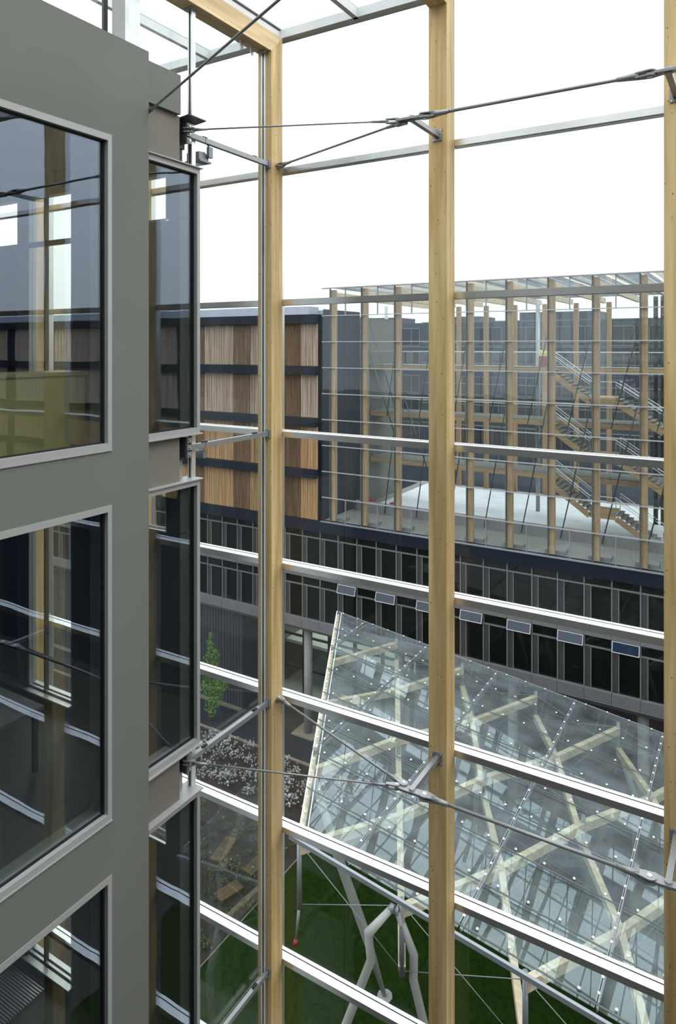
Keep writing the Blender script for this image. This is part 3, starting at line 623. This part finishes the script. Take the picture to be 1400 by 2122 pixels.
MB().box(-26.2, U1h+2, 45.6, 46.0, -12.45, -11.7).build('upstand', M['concrete'], H_)
for i in range(11):
    MB().box(fk[i]-0.3, fk[i]+0.9, VF+0.5, VF+1.3, -12.45, -12.2).build('footing', M['concrete'], H_)
for i in range(1, 11):       # bracing rods behind the glass
    u = fk[i]; mb = MB()
    mb.cyl((u+0.3, VF+0.5, -1.2), (u-2.7, 45.5, -12.3), 0.042, n=6).cyl((u+0.2, VF+0.5, 2.3), (u-2.0, 44.5, -5.0), 0.034, n=6)
    mb.build('bracing_rod', M['dark_steel'], H_)
for (ua, ub, z0, z1) in ((-23.1,-20.9,1.9,-4.6),(-23.1,-20.9,-0.1,-6.6),(-20.5,-18.4,-3.0,-9)):
    MB().cyl((ua,VF+0.5,z0),(ub,VF+0.6,z1),0.04,n=6).build('cross_rod', M['dark_steel'], H_)
for (x_, v_) in ((1114,51.6),(1358,52),(1373,52),(800,53)):
    p = vp(x_, 700, v_); MB().cyl((p.x,v_,-12.4),(p.x,v_,3.4),0.15,n=14).build('steel_column', M['louver'] if x_ > 1200 else M['steel'], H_)
# walkways
wn_ = ['upper','middle','lower']
for k, z in enumerate((-1.45,-5.13,-8.81)):
    g = empty('walkway', (-12, 50, z), 'timber edged walkway with glass balustrade inside the far hall, ' + wn_[k] + ' one', 'walkway', 'walkways of the far hall')
    MB().box(-26.5, 2.0, 48.9, 51.2, z-0.06, z).build('deck', M['floor_far'], g)
    MB().box(-26.5, 2.0, 48.8, 49.0, z-0.40, z-0.061).box(-26.5, 2.0, 51.1, 51.3, z-0.40, z-0.061).build('edge_beam', M['glulam_x'], g)
    MB().box(-26.5, 2.0, 48.86, 48.90, z+1.0, z+1.05).box(-26.5,2.0,51.2,51.24,z+1.0,z+1.05).build('handrail', M['alu_top'], g)
    for i in range(12): MB().box(-26.2+2.533*i, -26.16+2.533*i, 48.86, 48.9, z, z+1.0).build('post', M['galv'], g)
    MB().box(-26.5, 2.0, 48.87, 48.88, z+0.05, z+0.98).build('balustrade_glass', M['glass_roof'], g)
# stairs
for k, z in enumerate((-1.45,-5.13,-8.81)):
    g = empty('staircase', (-9, 47.7, z-3.68), 'open timber staircase with landing and white handrails, %s flight in the far hall' % wn_[k], 'staircase', 'staircases of the far hall')
    def flight(u0, z0, u1, z1, n):
        for i in range(n):
            f = (i+0.5)/n; u = u0+(u1-u0)*f; zz_ = z0+(z1-z0)*(i+1)/n
            MB().box(u-0.16, u+0.16, 46.9, 48.5, zz_-0.0, zz_+0.06).build('tread', M['floor_far'], g)
        for v_ in (46.85, 48.5): MB().bar((u0,v_,z0-0.32),(u1,v_,z1-0.32),0.1,0.34).build('stringer', M['glulam_x'], g)
        for v_ in (46.85, 48.5):
            MB().bar((u0,v_,z0+1.0),(u1,v_,z1+1.0),0.05,0.05).bar((u0,v_,z0+0.82),(u1,v_,z1+0.82),0.03,0.03).build('handrail', M['white'], g)
            for f in (0.0,0.5,1.0): MB().box(u0+(u1-u0)*f-0.02,u0+(u1-u0)*f+0.02,v_-0.02,v_+0.02,z0+(z1-z0)*f,z0+(z1-z0)*f+1.0).build('baluster', M['galv'], g)
    flight(-11.9, z, -9.35, z-1.84, 10)
    MB().box(-9.35, -7.75, 46.85, 48.55, z-1.90, z-1.84).box(-9.35,-7.75,46.8,46.9,z-2.25,z-1.90).build('landing', M['glulam_x'], g)
    MB().box(-9.35, -7.75, 46.83, 46.88, z-0.86, z-0.82).build('landing_rail', M['white'], g)
    flight(-7.75, z-1.84, -5.0, z-3.62, 10)
g = empty('site_crate', (-12.7, 49.9, -1.45), 'dark red crate with yellow parts on top, standing on the upper walkway', 'crate')
p = vp(1117,740,49.6); q = vp(1136,740,49.6)
MB().box(p.x,q.x,49.4,50.2,-1.44,-0.72).build('body', M['red'], g)
MB().box(p.x+0.05,q.x-0.05,49.45,50.1,-0.72,-0.45).cyl((p.x+0.1,49.6,-0.45),(p.x+0.1,49.6,-0.28),0.1,n=10).cyl((q.x-0.15,49.7,-0.45),(q.x-0.15,49.7,-0.33),0.12,n=10).build('lid', M['yellow'], g)
for n_, x_ in enumerate((768, 813)):
    p = vp(x_, 1060, 46.5); c = MB().box(p.x-0.25,p.x+0.25,p.y,p.y+0.5,-12.45,-11.75).build('red_box', M['red'])
    tag(c, 'small dark red box on the hall floor, %s of the two' % ('right' if n_ else 'left'), 'box', 'red boxes on the hall floor')
# ---------------------------------------------------------------- distant block seen through the hall
D = empty('distant_building', (-30, 100, -28), 'slate grey block with white framed windows seen through the glass hall', 'building')
MB().box(-120, -4, 100, 112, GZ, 3.6).box(-44,-36,101,108,3.6,4.5).box(-30,-19,101,108,3.6,4.9).box(-60,-50,101,108,3.6,4.6).build('wall', M['slate'], D)
wnum = 0
for k in range(5):
    for i in range(13):
        u = -62 + 4.4*i; zt = 2.8-3.68*k; off = 0.6*((i*7+k*3) % 3)
        mb = MB(); u += off; w = 3.3
        for a,b_,c_,d2 in ((0,w,zt-0.12,zt),(0,w,zt-2.8,zt-2.68),(0,0.1,zt-2.8,zt),(w-0.1,w,zt-2.8,zt),(w*0.55,w*0.55+0.1,zt-2.8,zt)): mb.box(u+a,u+b_,99.9,100.05,c_,d2)
        f = mb.build('window', M['spandrel'], D)
        MB().box(u+0.1,u+w-0.1,99.96,100.02,zt-2.68,zt-0.12).build('pane', M['louver'] if (i+k)%3 else M['navy_wall'], f)
    MB().box(-75,-6,99.7,99.8,2.8-3.68*k-3.0,2.8-3.68*k-2.92).build('rail', M['galv'], D)

# ================================================================= glass canopy
def G(i, j, drop=0.0): return Vector((-24.325+4.08*i, 36.71-2.006*j, -16.165-0.1234*4.08*i-drop))
K = empty('glass_canopy', (-12, 28, GZ), 'large tilted glass canopy on blond timber lattice and steel legs above the lawn', 'canopy')
def left(j): return 0.5+0.25*j
NR, NI = 8, 8
def clip(poly, f):                            # clip polygon (i,j) to i >= left(j)
    out = []
    for a, b in zip(poly, poly[1:]+poly[:1]):
        fa, fb = f(a), f(b)
        if fa >= 0: out.append(a)
        if (fa > 0) != (fb > 0) and abs(fa-fb) > 1e-9:
            t = fa/(fa-fb); out.append((a[0]+(b[0]-a[0])*t, a[1]+(b[1]-a[1])*t))
    return out
for j in range(NR):
    for i in range(NI):
        pg = clip([(i+0.008,j-0.0),(i+0.992,j-0.0),(i+0.992,j+1.09),(i+0.008,j+1.09)], lambda p: p[0]-(0.5+0.25*p[1])-0.02)
        if len(pg) < 3: continue
        P = [G(a, b, 0.06*(1-(b-j)) - 0.02) for a, b in pg]
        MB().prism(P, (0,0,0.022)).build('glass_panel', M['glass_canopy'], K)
# cross rails and row joints
for i in range(1, NI+1):
    j0 = 0; j1 = min(NR, max(0,(i-0.5)/0.25))
    if j1 <= 0: continue
    if i == NI: j1 = NR
    MB().bar(G(i-0.006,j0,-0.07), G(i-0.006,j1,-0.07), 0.025, 0.03).bar(G(i+0.010,j0,-0.07), G(i+0.010,j1,-0.07), 0.025, 0.03).bar(G(i,j0,0.15),G(i,j1,0.15),0.05,0.12).build('cross_rail', M['galv'], K)
for j in range(1, NR+1): MB().bar(G(left(j),j+0.02,-0.045), G(NI,j+0.02,-0.045), 0.055, 0.02).build('row_joint', M['dark_steel'], K)
# rim
MB().bar(G(0.52,0,0.25),G(2.52,8,0.25),0.16,0.12).build('edge_beam', M['pale_wood'], K)
MB().bar(G(0.5,0,-0.02),G(2.5,8,-0.02),0.045,0.06).bar(G(0.58,0,0.0),G(2.58,8,0.0),0.03,0.08).build('edge_rail', M['white'], K)
MB().bar(G(0.5,-0.03,0),G(NI,-0.03,0),0.05,0.05).build('top_rail', M['galv'], K)
MB().bar(G(2.45,8.16,0.10),G(NI,8.16,0.10),0.11,0.15).build('gutter', M['galv'], K)
# silver fixing discs
pts = []
for j in range(0, NR+1):
    for i in range(0, NI):
        for f in (0.125,0.375,0.625,0.875):
            if i+f > left(j)+0.04: pts.append((i+f, j-0.05 if j else 0.04))
for i in range(1, NI+1):
    for j in range(NR):
        for f in (0.22, 0.55, 0.85):
            if i > left(j+f): pts.append((i, j+f))
for j in range(NR):
    for f in (0.25,0.6,0.9): pts.append((left(j+f)+0.03, j+f))
pts = [G(a,b,-0.10) for a,b in pts]
def inview(p):
    zc = -0.5177*p.x+0.8556*p.y; xc = 0.8556*p.x+0.5177*p.y
    return zc > 0 and 580 < 700+F*xc/zc < 1400 and 717-F*p.z/zc < 2122
vis = sorted([p for p in pts if inview(p)], key=lambda p: p.length); hid = [p for p in pts if not inview(p)]
def disc(mb, p): mb.cyl(p-Vector((0,0,0.02)), p+Vector((0,0,0.012)), 0.052, 0.038, 10)
for p in vis[:100]:
    mb = MB(); disc(mb, p); mb.build('fixing_disc', M['chrome'], K)
mb = MB()
for p in vis[100:]+hid: disc(mb, p)
mb.build('fixing_discs', M['chrome'], K)['kind'] = 'stuff'
# timber lattice: two families of members
dA = {0:1.5, 2:0.75, 4:1.3, 6:0.75, 8:2.45}; dB = {0:0.5, 2:0.75, 4:0.5, 6:0.75, 8:0.5}
for j in (0,2,4,6):
    base = 0.5 if j % 4 == 0 else 1.0
    for n_ in range(0, 9):
        i = n_ + base
        for (di, dd) in ((0.5, dA), (-0.5, dB)):
            i1 = i+di
            if i < left(j)-0.01 or i1 < left(j+2)-0.01 or (di > 0 and i < left(j)+0.01) or i > NI or i1 > NI: continue
            MB().bar(G(i,j,dd[j]+0.15), G(i1,j+2,dd[j+2]+0.15), 0.24, 0.34).build('timber_member', M['pale_wood'], K)
for j in (0,4,8):
    for n_ in range(0,8):
        i = n_+0.5
        if i < left(j)-0.01: continue
        MB().cyl(G(i,j,0.25), G(i,j,dA[j]+0.35), 0.09, n=12).build('steel_post', M['galv'], K)
        if i+1 <= NI and j != 4:
            for a,b in ((0.45,dA[j]+0.2),(dA[j]+0.2,0.5)):
                MB().cyl(G(i,j,a), G(i+1,j,b), 0.014, n=6).build('bracing_rod', M['galv'], K)
for j, i0 in ((0,1.5),(4,2.5)):
    for n_ in range(4):
        i = i0+n_; MB().cyl(G(i,j,dA[j]+0.2), G(i+0.5,j+2,0.9), 0.01, n=6).cyl(G(i,j,0.6), G(i-0.5,j+2,1.9), 0.01, n=6).build('bracing_rod', M['galv'], K)
# legs
n0 = G(3.5,8,1.25)
def px(x, y, dep): 
    d = ray(x, y); return d*dep
dep0 = -0.5177*n0.x+0.8556*n0.y
f1 = gp(601, 2427); f2 = gp(951, 2427)
MB().tube([px(810,1883,dep0), px(763,1933,dep0-0.1), px(768,1990,dep0), px(717,2122,dep0+0.2), f1], [0.11,0.14,0.14,0.145,0.15], 16).build('leg', M['leg'], K)
MB().tube([px(823,1888,dep0), px(857,1979,dep0+0.1), px(856,2030,dep0+0.1), px(878,2122,dep0+0.3), f2], [0.11,0.14,0.14,0.145,0.15], 16).build('leg', M['leg'], K)
b3 = gp(797, 2065)
MB().tube([G(2,6,1.0), px(700,1775,29.7), px(757,1935,30.0), b3], [0.15,0.2,0.2,0.09], 16).build('leg', M['leg'], K)
for b in (b3, f1, f2): MB().cyl(b-Vector((0,0,0.02)), b+Vector((0,0,0.05)), 0.34, 0.34, 9).build('base_plate', M['concrete'], K)
for p in (px(812,1882,dep0), px(822,1887,dep0)): MB().cyl(p-Vector((0.08,0,0)), p+Vector((0.08,0,0)), 0.13, n=14).build('leg_hinge', M['galv'], K)
for (i,j) in ((5.5,8),(6.5,4),(4.5,0),(2.5,0),(7.5,8),(7.5,4)):
    p = G(i,j,dA[j]); MB().tube([p, p+Vector((0.8,0.3,-2.5)), Vector((p.x+0.6,p.y+0.4,GZ))], 0.14, 12).build('leg', M['leg'], K)
pc = G(2.5,8,2.7); MB().cyl(pc, pc+Vector((-0.15,0,-1.3)), 0.06, 0.045, n=10).build('drain_pipe', M['galv'], K)
MB().cyl(pc+Vector((-0.15,0,-1.3)), pc+Vector((-0.2,0,-1.5)), 0.07, 0.07, n=10).build('pipe_end', M['red'], K)

# ================================================================= planting
def leaves(mb, c, r, n, size, squash=1.0):
    for _ in range(n):
        while True:
            q = Vector((random.uniform(-1,1),random.uniform(-1,1),random.uniform(-1,1)))
            if 0.2 < q.length < 1: break
        p = Vector(c)+Vector((q.x*r,q.y*r,q.z*r*squash)); a = Vector((random.gauss(0,1),random.gauss(0,1),random.gauss(0,1))).normalized(); b = a.orthogonal().normalized()
        b = (b + 0.7*Vector((random.gauss(0,1),random.gauss(0,1),random.gauss(0,1)))).normalized(); s = size*random.uniform(0.6,1.3)
        mb.add([p-a*s, p-b*s*0.55, p+a*s, p+b*s*0.55], [(0,1,2,3)])
    return mb
tb = gp(436, 1493)
g = empty('tree', tb, 'slim young green tree by the street, seen through the side glass', 'tree')
MB().tube([tb, tb+Vector((0.05,0,3)), tb+Vector((0,0,6.2))], [0.09,0.06,0.02], 8).build('trunk', M['bark'], g)
mb = MB()
for (dx,dz,r,n) in ((0,6.5,0.2,60),(-0.1,5.9,0.3,120),(0.1,5.2,0.42,200),(-0.2,4.4,0.5,260),(0.6,5.2,0.3,110),(0.5,4.5,0.3,90),(0.1,3.6,0.6,320),(1.1,3.0,0.5,200),(0.6,2.6,0.6,240),(-0.2,2.6,0.7,360),(0.4,1.9,0.7,300),(0.1,1.2,0.6,240),(0.1,0.7,0.35,100)):
    leaves(mb, tb+Vector((dx,0,dz)), r, n, 0.085, 1.15)
mb.build('foliage', M['leaf'], g)
# white flowering shrubs
def shrub(p, first=None, s=1.0):
    if first is None:
        g = empty('flowering_shrub', p, 'bare twigged shrub covered in white blossom in the planting bed', 'shrub', 'white flowering shrubs')
        mb = MB()
        for k in range(16):
            an = random.uniform(0,6.3); q = Vector((math.cos(an)*0.6*random.random(), math.sin(an)*0.6*random.random(), random.uniform(0.5,1.0)))
            mb.cyl(p, p+q, 0.012, 0.004, 4, False)
        mb.build('twigs', M['bark'], g)
        mb = MB(); leaves(mb, p+Vector((0,0,0.4)), 0.6, 140, 0.04, 0.7).build('leaves', M['leaf_dark'], g)
        mb = MB()
        for k in range(46):
            q = Vector((random.uniform(-.65,.65), random.uniform(-.65,.65), random.uniform(0.35,1.0))); leaves(mb, p+q, 0.085, 10, 0.042)
        mb.build('blossom', M['petal'], g); return g
    c = copy_tree(first); c.location = p; c.rotation_euler = (0,0,random.uniform(0,6.3)); c.scale = (s,s,s*random.uniform(0.8,1.1)); return c
sp = []
for k in range(400):
    u = random.uniform(-34,-21.6); v_ = random.uniform(33.2, 38.8); z = Vector((u,v_,GZ+0.02))
    if v_ < 33.8+ (u+34)*0.12: continue
    if all((z-q).length > 1.0 for q in sp): sp.append(z)
first = None
for p in sp[:85]:
    r_ = shrub(p, first, random.uniform(0.6,0.95)); first = first or r_
# low green plants
def lowplant(p, first=None):
    if first is None:
        g = empty('ground_cover_plant', p, 'small yellow green leafy plant in the dark soil', 'plant', 'low plants in the bed')
        mb = MB(); leaves(mb, p+Vector((0,0,0.15)), 0.36, 90, 0.07, 0.5).build('leaves', M['leaf_pale'], g); return g
    c = copy_tree(first); c.location = p; c.rotation_euler = (0,0,random.uniform(0,6.3)); s = random.uniform(0.6,1.3); c.scale = (s,s,s); return c
first = None; lp = []
for k in range(600):
    u = random.uniform(-31,-22.3); v_ = random.uniform(22, 33.2); z = Vector((u,v_,GZ+0.02))
    if all((z-q).length > 0.75 for q in lp): lp.append(z)
for p in lp[:95]:
    r_ = lowplant(p, first); first = first or r_
first = None
for k in range(24):
    p = Vector((-15+1.1*k, 36.1+0.3*math.sin(k*2.1), GZ+0.02)); 
    if first is None:
        first = empty('hedge_plant', p, 'pale grass like hedge plant in the row under the canopy', 'plant', 'hedge row under the canopy')
        mb = MB(); leaves(mb, p+Vector((0,0,0.35)), 0.5, 160, 0.07, 0.8).build('leaves', M['leaf_pale'], first)
    else:
        c = copy_tree(first); c.location = p; c.rotation_euler = (0,0,k*1.3)
# planks lying in the bed
for n_, (pa, pb, w) in enumerate((((450,1868),(497,1838),0.75), ((446,1790),(480,1742),0.7), ((512,1815),(548,1780),0.7))):
    a = gp(*pa); b = gp(*pb); a.z = b.z = GZ+0.12
    g = MB().bar(a, b, w, 0.18).build('timber_plank', M['plank']); tag(g, ['broad brown timber plank in the bed, the one nearest the lawn edge','faded brown plank farther up the bed behind the side glass','brown plank in the bed half hidden by the column'][n_], 'plank', 'planks in the planting bed')
